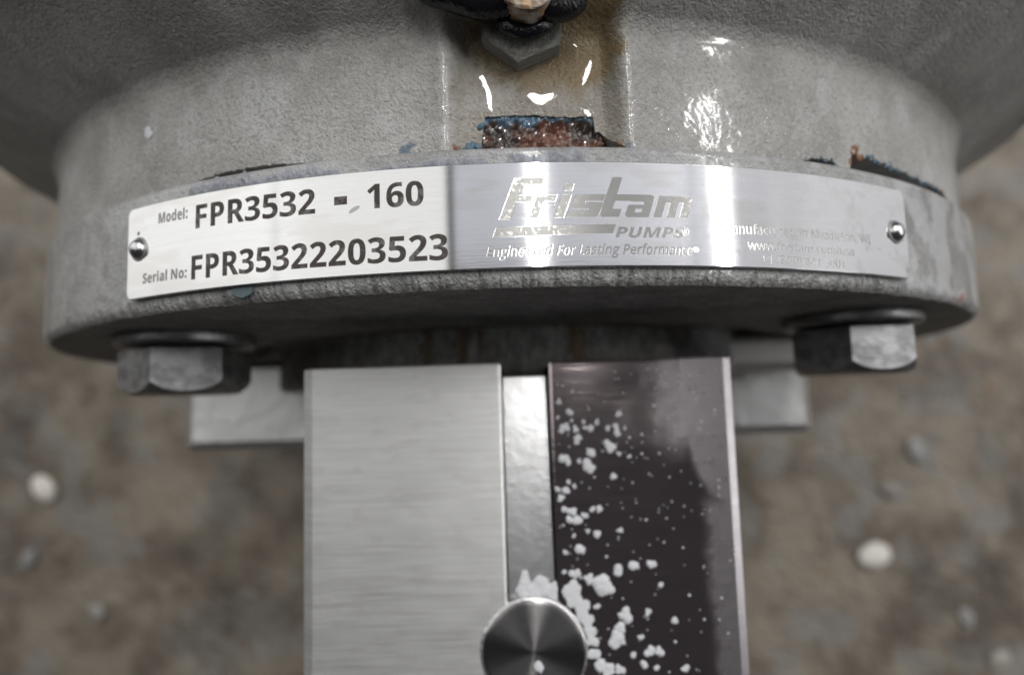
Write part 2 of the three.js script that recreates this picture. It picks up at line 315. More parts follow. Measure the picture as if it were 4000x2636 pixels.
// blue grey flake of old paint on the lower edge of the rim
{
  const g = new THREE.CylinderGeometry(0.0024, 0.0026, 0.0005, 14, 2); g.scale(1.05, 1, 0.62);
  const p = g.attributes.position; for (let i = 0; i < p.count; i++) { const a = Math.atan2(p.getZ(i), p.getX(i)), k = 0.75 + 0.6 * fbm(Math.cos(a) * 2 + 5, Math.sin(a) * 2 + 5, 2, 151); p.setX(i, p.getX(i) * k); p.setZ(i, p.getZ(i) * k); }
  g.computeVertexNormals();
  const m = put('paint_flake', g, new THREE.MeshStandardMaterial({ color: lin(0.065, 0.098, 0.11), roughness: 0.5 })), q = onCyl(-0.0563, R1 + 0.0003, -0.0022, R1);
  m.position.copy(q); m.rotation.z = 0.0563 / R1; tag(m, 'small blue grey flake of old paint under the nameplate', 'paint flake');
}

// ---------------------------------------------------------------- engraved stainless nameplate
const PS0 = -0.0902, PS1 = 0.0968, PZ0 = -0.02405, PZ1 = -0.0031, PW = (PS1 - PS0) * 1000, PH = (PZ1 - PZ0) * 1000;
{
  const CW = 2048, CH = 230, kx = CW / PW, ky = CH / PH;
  const canvas = (paint) => { const c = document.createElement('canvas'); c.width = CW; c.height = CH; const x = c.getContext('2d'); x.fillStyle = '#000'; x.fillRect(0, 0, CW, CH); x.fillStyle = '#fff'; paint(x); return x.getImageData(0, 0, CW, CH).data; };
  const X = (s) => (s - PS0 * 1000) * kx, Y = (z) => (z - PZ0 * 1000) * ky;         // millimetres to canvas
  const text = (x, str, s0, s1, zb, cap, style, tilt = 0) => {
    const size = cap * ky / 0.70; x.save(); x.font = `${style} ${size}px sans-serif`;
    const w = x.measureText(str).width; x.translate(X(s0), Y(zb)); x.rotate(tilt); x.scale((s1 - s0) * kx / w, 1); x.fillText(str, 0, 0); x.restore();
  };
  const ink = canvas((x) => {
    text(x, 'FPR3532', -68.8, -38.5, -16.55, 4.95, 'bold', 0.006);
    x.fillRect(X(-34.6), Y(-19.3), 2.7 * kx, 1.7 * ky);
    text(x, '160', -28.0, -16.1, -16.3, 4.85, 'bold');
    text(x, 'FPR35322203523', -69.8, -11.5, -5.55, 4.95, 'bold', 0.006);
    x.beginPath(); x.arc(X(-86.4), Y(-18.0), 0.42 * kx, 0, 7); x.fill();
  });
  const small = canvas((x) => { text(x, 'Model:', -79.8, -70.4, -19.3, 2.3, 'bold', 0.01); text(x, 'Serial No:', -84.6, -70.3, -6.3, 2.15, 'bold', 0.012);
    x.fillStyle = '#777'; x.beginPath(); x.ellipse(X(-30.4), Y(-16.4), 1.3 * kx, 0.45 * ky, -0.5, 0, 7); x.fill(); });
  const etch = canvas((x) => {
    const lx = (p) => X(-1.8 + (p - 545) * 0.02395), ly = (p) => Y(-12.6 - (655 - p) * 0.0226);
    const poly = (pts) => { x.beginPath(); pts.forEach(([a, b], i) => i ? x.lineTo(lx(a), ly(b)) : x.moveTo(lx(a), ly(b))); x.closePath(); x.fill(); };
    poly([[545, 655], [635, 655], [690, 502], [805, 502], [828, 445], [712, 445], [748, 352], [900, 352], [920, 290], [682, 290]]);
    poly([[785, 650], [852, 650], [905, 505], [1000, 505], [1024, 445], [862, 445]]);
    poly([[985, 648], [1065, 648], [1138, 445], [1058, 445]]); poly([[1068, 412], [1142, 412], [1164, 348], [1088, 348]]);
    poly([[1088, 645], [1330, 645], [1350, 632], [1392, 530], [1385, 518], [1245, 518], [1252, 500], [1398, 500], [1420, 445], [1180, 445], [1160, 460], [1128, 555], [1140, 570], [1284, 570], [1278, 588], [1110, 588]]);
    poly([[1480, 290], [1562, 290], [1512, 445], [1660, 445], [1642, 500], [1494, 500], [1470, 575], [1545, 575], [1520, 642], [1375, 642], [1362, 628], [1404, 500], [1415, 470]]);
    x.beginPath();
    [[1640, 445], [1800, 445], [1826, 462], [1768, 645], [1585, 645], [1568, 626], [1598, 545], [1616, 535], [1730, 535], [1738, 506], [1622, 506]].forEach(([a, b], i) => i ? x.lineTo(lx(a), ly(b)) : x.moveTo(lx(a), ly(b))); x.closePath();
    [[1660, 572], [1718, 572], [1706, 606], [1648, 606]].reverse().forEach(([a, b], i) => i ? x.lineTo(lx(a), ly(b)) : x.moveTo(lx(a), ly(b))); x.closePath(); x.fill('evenodd');
    poly([[1805, 645], [1868, 452], [2140, 452], [2164, 476], [2108, 645], [2036, 645], [2080, 508], [2034, 508], [1990, 645], [1922, 645], [1966, 508], [1922, 508], [1876, 645]]);
    poly([[520, 722], [1490, 712], [1466, 788], [488, 806]]);
    text(x, 'PUMPS', 20.3, 34.2, -8.75, 2.0, 'italic bold'); text(x, '®', 34.4, 36.0, -9.2, 1.6, '');
    text(x, 'Engineered For Lasting Performance', -4.6, 36.4, -5.35, 1.95, 'italic'); text(x, '®', 36.6, 37.8, -5.9, 1.2, '');
    text(x, 'Manufactured in Middleton, WI', 42.5, 82.8, -9.95, 1.95, ''); text(x, 'www.fristam.com/usa', 48.4, 77.2, -6.85, 1.9, ''); text(x, '+1 (800) 841 5001', 51.4, 74.2, -3.95, 1.75, '');
  });
  const at = (d, u, v) => { const i = Math.min(CW - 1, u * CW | 0), j = Math.min(CH - 1, (1 - v) * CH | 0); return d[(j * CW + i) * 4] / 255; };
  const brush = (u, v) => 0.5 * fbm(u * 26, v * 230, 2, 161) + 0.3 * fbm(u * 110, v * 230, 1, 163) + 0.2 * vn(u * 8, v * 90, 165);
  const worn = (u, v) => sst(0.52, 0.72, fbm(u * 150, v * 17, 4, 167));
  const smudge = (u, v) => { const s = PS0 * 1000 + u * PW, z = PZ1 * 1000 - (1 - v) * 0 - (v) * PH; const n = fbm(u * 160, v * 18, 3, 169) - 0.5;
    return Math.max(sst(0.55, 0.3, Math.abs(Math.hypot(s - 75.5, z + 19) - 2.4) / 1.6 + n) * sst(-1, 1.5, s - 75.5 + 3 * n), sst(0.5, 0.2, Math.abs(Math.hypot(s - 76, z + 13.2) - 1.3) / 1.2 + n) * 0.9, sst(0.5, 0.2, Math.abs(Math.hypot(s - 79, z + 13) - 1.3) / 1.2 + n) * 0.7, 0.8 * sst(0.6, 0.75, fbm(u * 60, v * 7, 4, 171)) * sst(55, 70, s)); };
  const inkAt = (u, v) => Math.max(at(ink, u, v), at(small, u, v));
  const map = tex(CW, CH, (u, v) => {
    const b = brush(u, v), n = fbm(u * 300, v * 34, 2, 173);
    let c = mix3([0.60, 0.60, 0.605], [0.70, 0.70, 0.70], b);
    c = mix3(c, [0.56, 0.55, 0.52], 0.5 * sst(0.55, 0.75, fbm(u * 14, v * 5, 4, 175)));
    c = mix3(c, [0.50, 0.495, 0.475], 0.9 * at(etch, u, v));
    const i = inkAt(u, v); if (i > 0.02) c = mix3(c, mix3([0.062, 0.053, 0.047], [0.16, 0.15, 0.145], 0.9 * worn(u, v) + 0.25 * (n - 0.5)), at(ink, u, v)); if (i > at(ink, u, v)) c = mix3(c, [0.20, 0.19, 0.185], 0.9 * i);
    c = mix3(c, [0.47, 0.465, 0.46], 0.35 * clamp(smudge(u, v)));
    return c;
  }, { srgb: true, wrap: THREE.ClampToEdgeWrapping });
  const rm = tex(CW, CH, (u, v) => {
    const b = brush(u, v), e = at(etch, u, v), i = inkAt(u, v), sp = sst(0.66, 0.8, fbm(u * 420, v * 48, 1, 177));
    const rough = mix(mix(mix(0.085, 0.12, b), 0.56 - 0.2 * sp, e), 0.62, i) + 0.10 * clamp(smudge(u, v));
    return [1, rough, 1 - 0.92 * i];
  }, { wrap: THREE.ClampToEdgeWrapping });
  const bump = tex(CW, CH, (u, v) => { const k = 0.5 + 0.18 * (brush(u, v) - 0.5) - 0.25 * at(etch, u, v); return [k, k, k]; }, { wrap: THREE.ClampToEdgeWrapping });
  const steel = new THREE.MeshPhysicalMaterial({ map, roughness: 1, metalness: 1, roughnessMap: rm, metalnessMap: rm, bumpMap: bump, bumpScale: 0.00004, anisotropy: 0.9, anisotropyRotation: Math.PI / 2 });
  const plate = group('nameplate', 'curved brushed stainless nameplate with model and serial number', 'nameplate');
  const NS = 240, NZ = 10, pos = [], uv = [], idx = [], rc = 0.0016, RT = R1 + 0.0016, RB = R1 + 0.0006;
  const cols = []; for (let i = 0; i <= NS; i++) { const t = i / NS; cols.push(t); } for (let i = 1; i < 10; i++) { cols.push(rc / (PS1 - PS0) * Math.pow(i / 10, 2)); cols.push(1 - rc / (PS1 - PS0) * Math.pow(i / 10, 2)); }
  cols.sort((a, b) => a - b);
  const edge = (s) => { const q = Math.max(0, rc - Math.min(s - PS0, PS1 - s)); return rc - Math.sqrt(Math.max(0, rc * rc - q * q)); };
  const prof = [[0, RB], [0, RT - 0.0002]]; for (let k = 0; k <= NZ; k++) prof.push([k === 0 ? 0.008 : k === NZ ? 0.992 : k / NZ, RT]); prof.push([1, RT - 0.0002], [1, RB]);
  for (const t of cols) { const s = mix(PS0, PS1, t), e = edge(s); for (const [q, r] of prof) { const z = mix(PZ0 + e, PZ1 - e, q), p = onCyl(s, r, z, R1); pos.push(p.x, p.y, p.z); uv.push((s - PS0) / (PS1 - PS0), 1 - (z - PZ0) / (PZ1 - PZ0)); } }
  const n = prof.length;
  for (let i = 0; i + 1 < cols.length; i++) for (let k = 0; k + 1 < n; k++) { const a = i * n + k; idx.push(a, a + 1, a + n, a + 1, a + n + 1, a + n); }
  for (const base of [0, (cols.length - 1) * n]) for (let k = 1; k + 1 < n; k++) idx.push(base, base + k, base + k + 1);
  const g = new THREE.BufferGeometry(); g.setAttribute('position', new THREE.Float32BufferAttribute(pos, 3)); g.setAttribute('uv', new THREE.Float32BufferAttribute(uv, 2)); g.setIndex(idx);
  // smooth radial normals on the face, creased at the rim
  g.computeVertexNormals();
  const nn = g.attributes.normal, pp = g.attributes.position;
  for (let i = 0; i < pp.count; i++) { const k = i % n; if (k >= 2 && k <= n - 3) { const l = Math.hypot(pp.getX(i), pp.getY(i)); nn.setXYZ(i, pp.getX(i) / l, pp.getY(i) / l, 0); } }
  put('plate', g, steel, plate);
  const rivetMat = new THREE.MeshPhysicalMaterial({ color: lin(0.55, 0.55, 0.56), metalness: 1, roughness: 0.26 });
  const holeMat = new THREE.MeshStandardMaterial({ color: lin(0.30, 0.295, 0.29), metalness: 0.8, roughness: 0.5 });
  for (const [s, z] of [[-0.0861, -0.01435], [0.0922, -0.0137]]) {
    const pts = []; for (let i = 0; i <= 14; i++) { const a = i / 14 * Math.PI / 2; pts.push(new THREE.Vector2(0.0023 * Math.cos(a) + (i === 0 ? 0.0001 : 0), 0.0019 * Math.sin(a))); } pts[14].x = 0;
    const d = new THREE.LatheGeometry([new THREE.Vector2(0.0022, -0.0006), ...pts], 28), q = onCyl(s, RT, z, R1);
    const m = put('rivet', d, rivetMat, plate); m.position.copy(q); m.rotation.z = -s / R1;
    put('punched_hole_edge', new THREE.TorusGeometry(0.0025, 0.00028, 8, 28).rotateX(Math.PI / 2), holeMat, m);
  }
}

// ---------------------------------------------------------------- hexagon heads
const ev = new Evaluator();
function hexHead(af, height, cham) {                 // axis y, base at y = 0
  const hex = new THREE.CylinderGeometry(af / Math.sqrt(3), af / Math.sqrt(3), height, 6, 1); hex.translate(0, height / 2, 0);
  const R = af / Math.sqrt(3) * 1.002, r = af / 2 * 0.97;
  const cone = new THREE.LatheGeometry([[0, -0.001], [R, -0.001], [R, height - cham], [mix(R, r, 0.4), height - cham * 0.55], [r, height - cham * 0.12], [r - cham * 0.3, height], [0, height]].map(([x, y]) => new THREE.Vector2(x, y)), 64);
  const a = new Brush(hex), b = new Brush(cone); a.updateMatrixWorld(); b.updateMatrixWorld();
  const g = ev.evaluate(a, b, INTERSECTION).geometry; g.clearGroups(); g.computeVertexNormals(); return g;
}
const flat = (g) => { const n = g.index ? g.toNonIndexed() : g; n.computeVertexNormals(); return n; };
const boltMap = tex(256, 256, (u, v) => { const n = fbm(u * 10, v * 10, 4, 181, 10); return mix3([0.20, 0.20, 0.203], [0.33, 0.33, 0.335], sst(0.3, 0.7, n)); }, { srgb: true });
const boltMat = new THREE.MeshPhysicalMaterial({ map: again(boltMap, 3, 0.4), metalness: 0.85, roughness: 0.42, bumpMap: again(coarse, 2, 0.5), bumpScale: 0.00015 });
for (const [x, y, turn, label] of [[-0.0955, 0.108, 0.07, 'dull steel hex bolt below the serial number side of the flange'], [0.0995, 0.108, 0.476, 'steel hex bolt with a bright scuffed facet, below the contact lettering']]) {
  const b = group('hex_bolt', label, 'bolt', 'flange bolts'); b.position.set(x, y, 0.0002); b.rotation.x = Math.PI / 2;
  const w = new THREE.LatheGeometry([[0, 0], [0.0185, 0], [0.019, 0.0006], [0.019, 0.0026], [0.0183, 0.0034], [0.01, 0.0034], [0.01, 0.0050]].map(([r, h]) => new THREE.Vector2(r, h)), 48);
  put('washer', w, boltMat, b);
  const h = put('head', flat(hexHead(0.0305, 0.0125, 0.0035)), boltMat, b); h.position.y = 0.0046; h.rotation.y = turn;
}

// ---------------------------------------------------------------- slotted stainless bar
const BY = 0.133;
{
  const bar = group('slotted_bar', 'stainless bar of two flat rails with a bright slot, in front of the flange', 'bar');
  const z0 = 0.0123, z1 = 0.135, depth = 0.03;
  const rail = (x0, x1, cl, cr) => {                 // flat top with ground bevels, drawn as a cross-section and pushed along z
    const s = new THREE.Shape(); s.moveTo(x0, -depth); s.lineTo(x0, -cl * 0.47); s.lineTo(x0 + cl, 0); s.lineTo(x1 - cr, 0); s.lineTo(x1, -cr * 0.47); s.lineTo(x1, -depth); s.closePath();
    const e = 0.0005, g = new THREE.ExtrudeGeometry(s, { depth: z1 - z0 - 2 * e, steps: 1, bevelEnabled: true, bevelThickness: e, bevelSize: e, bevelOffset: -e, bevelSegments: 2 });
    g.translate(0, BY, z0 + e);
    const p = g.attributes.position, uv = g.attributes.uv; for (let i = 0; i < p.count; i++) uv.setXY(i, (p.getX(i) + 0.06) / 0.12, (p.getZ(i) - 0.01) / 0.13 + (BY - p.getY(i)) * 3);
    return g;
  };
  const streak = (u, v) => 0.22 * fbm(u * 4, v * 260, 2, 191) + 0.43 * fbm(u * 14, v * 500, 1, 193) + 0.35 * fbm(u * 14, v * 26, 4, 195);
  const lm = tex(1024, 1024, (u, v) => { const b = streak(u, v), st = sst(0.55, 0.75, fbm(u * 24, v * 60, 4, 197)); return mix3(mix3([0.575, 0.575, 0.57], [0.65, 0.65, 0.645], sst(0.25, 0.75, b)), [0.50, 0.495, 0.48], 0.35 * st); }, { srgb: true });
  const lr = tex(512, 1024, (u, v) => { const b = streak(u, v); return [1, mix(0.38, 0.48, b), 1]; });
  const lb = tex(512, 1024, (u, v) => { const b = streak(u, v); return [b, b, b]; });
  const leftMat = new THREE.MeshPhysicalMaterial({ map: lm, roughness: 1, roughnessMap: lr, metalness: 0.92, metalnessMap: lr, bumpMap: lb, bumpScale: 0.00003, anisotropy: 0.6, anisotropyRotation: Math.PI / 2 });
  // rougher grey patch with its own rounded outline on the mirror-bright rail
  const dullPatch = (u, v) => {
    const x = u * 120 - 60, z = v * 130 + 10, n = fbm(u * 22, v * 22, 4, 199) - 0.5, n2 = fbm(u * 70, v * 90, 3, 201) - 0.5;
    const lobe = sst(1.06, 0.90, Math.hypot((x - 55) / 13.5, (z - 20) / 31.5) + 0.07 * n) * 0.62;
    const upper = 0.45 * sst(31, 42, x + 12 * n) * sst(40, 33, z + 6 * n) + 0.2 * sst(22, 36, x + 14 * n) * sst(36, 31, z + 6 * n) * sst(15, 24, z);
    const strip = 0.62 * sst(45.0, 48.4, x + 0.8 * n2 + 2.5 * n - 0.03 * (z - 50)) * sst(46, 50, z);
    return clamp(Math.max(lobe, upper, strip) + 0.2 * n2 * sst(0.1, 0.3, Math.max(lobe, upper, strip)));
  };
  const rm = tex(1024, 1024, (u, v) => { const b = streak(u, v), f = dullPatch(u, v); return mix3(mix3([0.40, 0.34, 0.352], [0.50, 0.44, 0.45], b), [0.29, 0.285, 0.295], f); }, { srgb: true });  // purple-brown base puts a dark mirrored reflection into the colour
  const rr = tex(1024, 1024, (u, v) => { const b = streak(u, v), f = dullPatch(u, v); return [1, mix(mix(0.09, 0.13, b), 0.40, f), mix(0.97, 0.80, f)]; });
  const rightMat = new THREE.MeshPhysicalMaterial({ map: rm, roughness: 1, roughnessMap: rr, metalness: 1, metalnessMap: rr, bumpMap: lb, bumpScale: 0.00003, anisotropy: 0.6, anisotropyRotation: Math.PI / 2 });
  tag(put('rail', flat(rail(-0.0536, -0.0032, 0.0024, 0.0006)), leftMat, bar), 'pale brushed rail');
  tag(put('rail', flat(rail(0.0092, 0.0556, 0.0006, 0.0021)), rightMat, bar), 'mirror-bright rail with a dark reflection in its colour and white flecks');
  const web = new RoundedBoxGeometry(0.0124 - 0.0002, 0.016, 0.090, 2, 0.0004); web.rotateX(-0.095); web.translate(0.003, BY - 0.0048 - 0.008, 0.0610);
  put('slot_floor', web, new THREE.MeshPhysicalMaterial({ map: again(lm, 0.3, 1), color: lin(0.78, 0.78, 0.8), metalness: 0.95, roughness: 0.3, bumpMap: again(coarse, 0.3, 2), bumpScale: 0.00006 }), bar);
  const core = new THREE.BoxGeometry(0.0124 - 0.0004, 0.012, z1 - z0 - 0.01); core.translate(0.003, BY - 0.0235 - 0.0075, (z0 + z1) / 2);
  put('web', core, leftMat, bar);
}
// round turned pin end in the slot
{
  const pin = group('round_pin', 'round turned steel pin end seated in the slot of the bar', 'pin'); pin.position.set(0.003, BY, 0.0832);
  const R = 0.0131, N = 96, pos = [], uv = [], idx = [], rs = [0.00008, 0.001, 0.003, 0.005, 0.007, 0.009, 0.011, 0.0122, 0.0126], NR = rs.length;
  for (let k = 0; k < NR; k++) for (let i = 0; i <= N; i++) { const a = i / N * 2 * Math.PI; pos.push(rs[k] * Math.cos(a), 0.0007 - (k === NR - 1 ? 0.0003 : 0), rs[k] * Math.sin(a)); uv.push(i / N * 4, rs[k] / R); }
  for (let k = 0; k + 1 < NR; k++) for (let i = 0; i < N; i++) { const a = k * (N + 1) + i; idx.push(a, a + 1, a + N + 1, a + 1, a + N + 2, a + N + 1); }
  const g = new THREE.BufferGeometry(); g.setAttribute('position', new THREE.Float32BufferAttribute(pos, 3)); g.setAttribute('uv', new THREE.Float32BufferAttribute(uv, 2)); g.setIndex(idx); g.computeVertexNormals();
  const rings = tex(64, 512, (u, v) => { const n = 0.5 * fbm(0.5, v * 160, 2, 211) + 0.5 * fbm(u * 4, v * 300, 1, 213, 0); return [n, n, n]; });
  const face = new THREE.MeshPhysicalMaterial({ color: lin(0.40, 0.39, 0.39), metalness: 1, roughness: 0.26, anisotropy: 0.9, anisotropyRotation: Math.PI / 2, bumpMap: rings, bumpScale: 0.00002 });
  put('turned_face', g, face, pin);
  const pts = []; const T = 140; const kp = [], ki = [];
  const rows = [[0.0125, 0.00045], [0.0128, 0.0004], [0.0131, 0.0001], [0.0132, -0.0006], [0.0132, -0.012]];
  const r0 = rng(5);
  const jag = Array.from({ length: T + 1 }, () => 0.00028 * (r0() - 0.3)); jag[T] = jag[0];
  for (let k = 0; k < rows.length; k++) for (let i = 0; i <= T; i++) { const a = i / T * 2 * Math.PI, j = k > 0 && k < 4 ? jag[i] : 0; kp.push((rows[k][0] + j) * Math.cos(a), rows[k][1] + 0.6 * j, (rows[k][0] + j) * Math.sin(a)); }
  for (let k = 0; k + 1 < rows.length; k++) for (let i = 0; i < T; i++) { const a = k * (T + 1) + i; ki.push(a, a + 1, a + T + 1, a + 1, a + T + 2, a + T + 1); }
  const e = new THREE.BufferGeometry(); e.setAttribute('position', new THREE.Float32BufferAttribute(kp, 3)); e.setIndex(ki); e.computeVertexNormals();
  put('burred_edge', e, new THREE.MeshStandardMaterial({ color: lin(0.6, 0.6, 0.6), metalness: 0.9, roughness: 0.3 }), pin);
}
// broad cross plate low behind the bar
{
  const s = new THREE.Shape(); s.moveTo(-0.1345, 0); s.lineTo(0.1215, 0); s.lineTo(0.1215, 0.036); s.lineTo(-0.1345, 0.036); s.closePath();
  const g = new THREE.ExtrudeGeometry(s, { depth: 0.012, bevelEnabled: true, bevelThickness: 0.0034, bevelSize: 0.0034, bevelOffset: -0.0034, bevelSegments: 1 });
  g.rotateX(-Math.PI / 2); g.translate(0, 0.030 - 0.0154, 0.0378);
  const m = put('cross_plate', flat(g), new THREE.MeshPhysicalMaterial({ color: lin(0.66, 0.66, 0.66), metalness: 0.8, roughness: 0.38, bumpMap: again(coarse, 6, 6), bumpScale: 0.0003 }));
  tag(m, 'pale steel plate with bright sloped edges, set crosswise below the slotted bar', 'plate');
}

// rounded steel block beside the hub, above the end of the cross plate
{
  const g = new RoundedBoxGeometry(0.042, 0.028, 0.0125, 4, 0.0035); g.translate(0.0945, 0.046, 0.0068);
  tag(put('steel_block', g, new THREE.MeshPhysicalMaterial({ color: lin(0.55, 0.54, 0.53), metalness: 0.7, roughness: 0.45, bumpMap: again(coarse, 1, 1), bumpScale: 0.0002 })), 'small rounded steel block between the hub and the bright faceted bolt', 'block');
}

// ---------------------------------------------------------------- nut, stud and rubber strap in the trough
const NX = 0.0043, NZc = -0.0556;
{
  const nutMap = tex(256, 256, (u, v) => { const n = fbm(u * 20, v * 20, 4, 221, 20), f = fbm(u * 70, v * 70, 2, 223, 70); return mix3([0.17, 0.172, 0.155], [0.36, 0.355, 0.32], sst(0.3, 0.72, 0.5 * n + 0.5 * f)); }, { srgb: true });
  const n = put('hex_nut', flat(hexHead(0.0162, 0.0044, 0.0006)), new THREE.MeshPhysicalMaterial({ map: nutMap, roughness: 0.45, bumpMap: again(grain, 1, 1), bumpScale: 0.0004 }));
  n.position.set(NX, 0.1693, NZc); n.rotation.y = -0.14; tag(n, 'grey painted hex nut in the stained trough of the housing', 'nut');
  // stud end, pitted and flaking
  const g = new THREE.CylinderGeometry(0.0048, 0.0049, 0.0075, 72, 14, false), p = g.attributes.position, c = [];
  const top = new THREE.CircleGeometry(0.0042, 72); void top;
  for (let i = 0; i < p.count; i++) {
    const x = p.getX(i), y = p.getY(i), z = p.getZ(i), r = Math.hypot(x, z), a = Math.atan2(z, x);
    const thread = 0.00022 * Math.sin(y * 5400 + a), w = 0.5 * (fbm(Math.cos(a) * 3 + y * 300, Math.sin(a) * 3 + 4, 4, 225) - 0.5);
    if (r > 0.001) { const k = (r + thread + 0.0011 * w) / r; p.setX(i, x * k); p.setZ(i, z * k); }
    const t = sst(0.35, 0.62, fbm(a * 2 + 9, y * 420 + r * 300, 4, 227));
    c.push(...mix3(mix3([0.10, 0.065, 0.04], [0.42, 0.37, 0.31], t), [0.36, 0.20, 0.075], 0.7 * sst(0.52, 0.66, fbm(a * 2.4 + 3, y * 600, 3, 229))));
  }
  const caps = []; void caps;
  g.setAttribute('color', new THREE.Float32BufferAttribute(c, 3)); g.computeVertexNormals();
  // lumpy top face
  const NR = 22, NA = 72, pos = [], cc = [], idx = [];
  for (let k = 0; k <= NR; k++) for (let i = 0; i <= NA; i++) {
    const a = i / NA * 2 * Math.PI, r = 0.0050 * k / NR, x = r * Math.cos(a), z = r * Math.sin(a), n1 = fbm(x * 700 + 5, z * 700 + 5, 4, 231), swirl = Math.sin(r * 2600 + a * 1.0);
    pos.push(x, 0.0037 + 0.0012 * n1 + 0.00018 * swirl - 0.0011 * Math.pow(k / NR, 6), z);
    cc.push(...mix3(mix3([0.22, 0.15, 0.10], [0.50, 0.46, 0.41], sst(0.3, 0.6, n1)), [0.40, 0.22, 0.08], 0.7 * sst(0.5, 0.62, fbm(x * 500 + 30, z * 500, 3, 233))));
  }
  for (let k = 0; k < NR; k++) for (let i = 0; i < NA; i++) { const a = k * (NA + 1) + i; idx.push(a, a + 1, a + NA + 1, a + 1, a + NA + 2, a + NA + 1); }
  const t = new THREE.BufferGeometry(); t.setAttribute('position', new THREE.Float32BufferAttribute(pos, 3)); t.setAttribute('color', new THREE.Float32BufferAttribute(cc, 3)); t.setIndex(idx); t.computeVertexNormals();
  const st = group('stud_end', 'corroded tan stud end standing out of the hex nut', 'stud'); st.position.set(NX + 0.0007, 0.1800, NZc - 0.0006);
  const sm = new THREE.MeshPhysicalMaterial({ vertexColors: true, roughness: 0.38 });
  put('pitted_tip', t, sm, put('shank', g, sm, st));

  // black rubber strap round the stud
  const lumpy = (curve, seg, rad, sides, closed) => {
    const g = new THREE.TubeGeometry(curve, seg, rad, sides, closed), p = g.attributes.position, nn = g.attributes.normal;
    for (let i = 0; i < p.count; i++) { const x = p.getX(i), y = p.getY(i), z = p.getZ(i), d = 0.0011 * (fbm(x * 330 + z * 150 + 9, y * 330 - z * 260 + 9, 3, 241) - 0.5); p.setXYZ(i, x + nn.getX(i) * d, y + nn.getY(i) * d, z + nn.getZ(i) * d); }
    g.computeVertexNormals(); return g;
  };
  const rubber = new THREE.MeshPhysicalMaterial({ color: lin(0.008, 0.008, 0.010), roughness: 0.13, specularIntensity: 0.8, bumpMap: again(coarse, 2, 1), bumpScale: 0.00025 });
  const strap = group('rubber_strap', 'wet black rubber strap looped round the stud', 'strap');
  const circ = []; for (let i = 0; i < 24; i++) { const a = i / 24 * 2 * Math.PI; circ.push(new THREE.Vector3(NX + 0.0004 + 0.0056 * Math.cos(a), 0.1768, NZc - 0.0004 + 0.0056 * Math.sin(a))); }
  put('loop', lumpy(new THREE.CatmullRomCurve3(circ, true), 80, 0.0017, 14, true), rubber, strap);
  const V = (x, y, z) => new THREE.Vector3(x, y, z);
  const cap = (p, r) => { const s = new THREE.SphereGeometry(r, 18, 12); s.translate(p.x, p.y, p.z); return s; };
  const a = [V(NX - 0.003, 0.1785, NZc - 0.0005), V(-0.004, 0.1795, -0.0558), V(-0.0095, 0.1800, -0.0572), V(-0.0150, 0.1800, -0.0602), V(-0.0185, 0.1795, -0.068), V(-0.0195, 0.1785, -0.080)];
  put('long_tail', lumpy(new THREE.CatmullRomCurve3(a), 60, 0.0037, 20, false), rubber, strap);
  const b = [V(NX + 0.004, 0.1785, NZc - 0.001), V(0.0100, 0.1786, -0.0542), V(0.0130, 0.1788, -0.0546), V(0.0142, 0.1786, -0.0556)];
  put('short_tail', mergeGeometries([lumpy(new THREE.CatmullRomCurve3(b), 30, 0.0027, 16, false).toNonIndexed(), cap(b[3], 0.0027).toNonIndexed()]), rubber, strap);
}

// ---------------------------------------------------------------- water, foam, sealant
const water = new THREE.MeshPhysicalMaterial({ color: lin(1, 1, 1), transmission: 1, thickness: 0, ior: 1.33, roughness: 0.03 });
const glintLean = (x) => 0.0552 - 4.0 * x;               // surface lean at x, solved so the tube glint reaches the camera
function rivulet(pts, w, h, R) {                     // low strip of water along a line on the trough, points are [s, z] in mm
  const c = new THREE.CatmullRomCurve3(pts.map(([s, z]) => new THREE.Vector3(s / 1000, 0, z / 1000))), N = 60, sec = [[-0.62, 0], [-0.52, 0.97], [-0.48, 1], [-0.2, 1], [0, 1], [0.2, 1], [0.48, 1], [0.52, 0.97], [0.62, 0]], M = sec.length - 1, pos = [], idx = [];
  for (let i = 0; i <= N; i++) {
    const t = i / N, p = c.getPoint(t), k = Math.pow(Math.sin(Math.PI * clamp(t, 0.01, 0.99)), 0.6) * (0.7 + 0.6 * fbm(t * 5, w * 3000, 2, 251));
    for (const [q, e] of sec) { const o = q * w * k, x = p.x + o, y = R * Math.cos(p.x / R2) + (e ? h * e - o * glintLean(p.x + o / 2) * (Math.abs(q) < 0.5 ? 1 : 0.6) : -0.0002); pos.push(x, y, p.z); }
  }
  for (let i = 0; i < N; i++) for (let j = 0; j < M; j++) { const a = i * (M + 1) + j; idx.push(a, a + 1, a + M + 1, a + 1, a + M + 2, a + M + 1); }
  const g = new THREE.BufferGeometry(); g.setAttribute('position', new THREE.Float32BufferAttribute(pos, 3)); g.setIndex(idx); g.computeVertexNormals(); return g;
}
const RW = R2 - 0.0034;
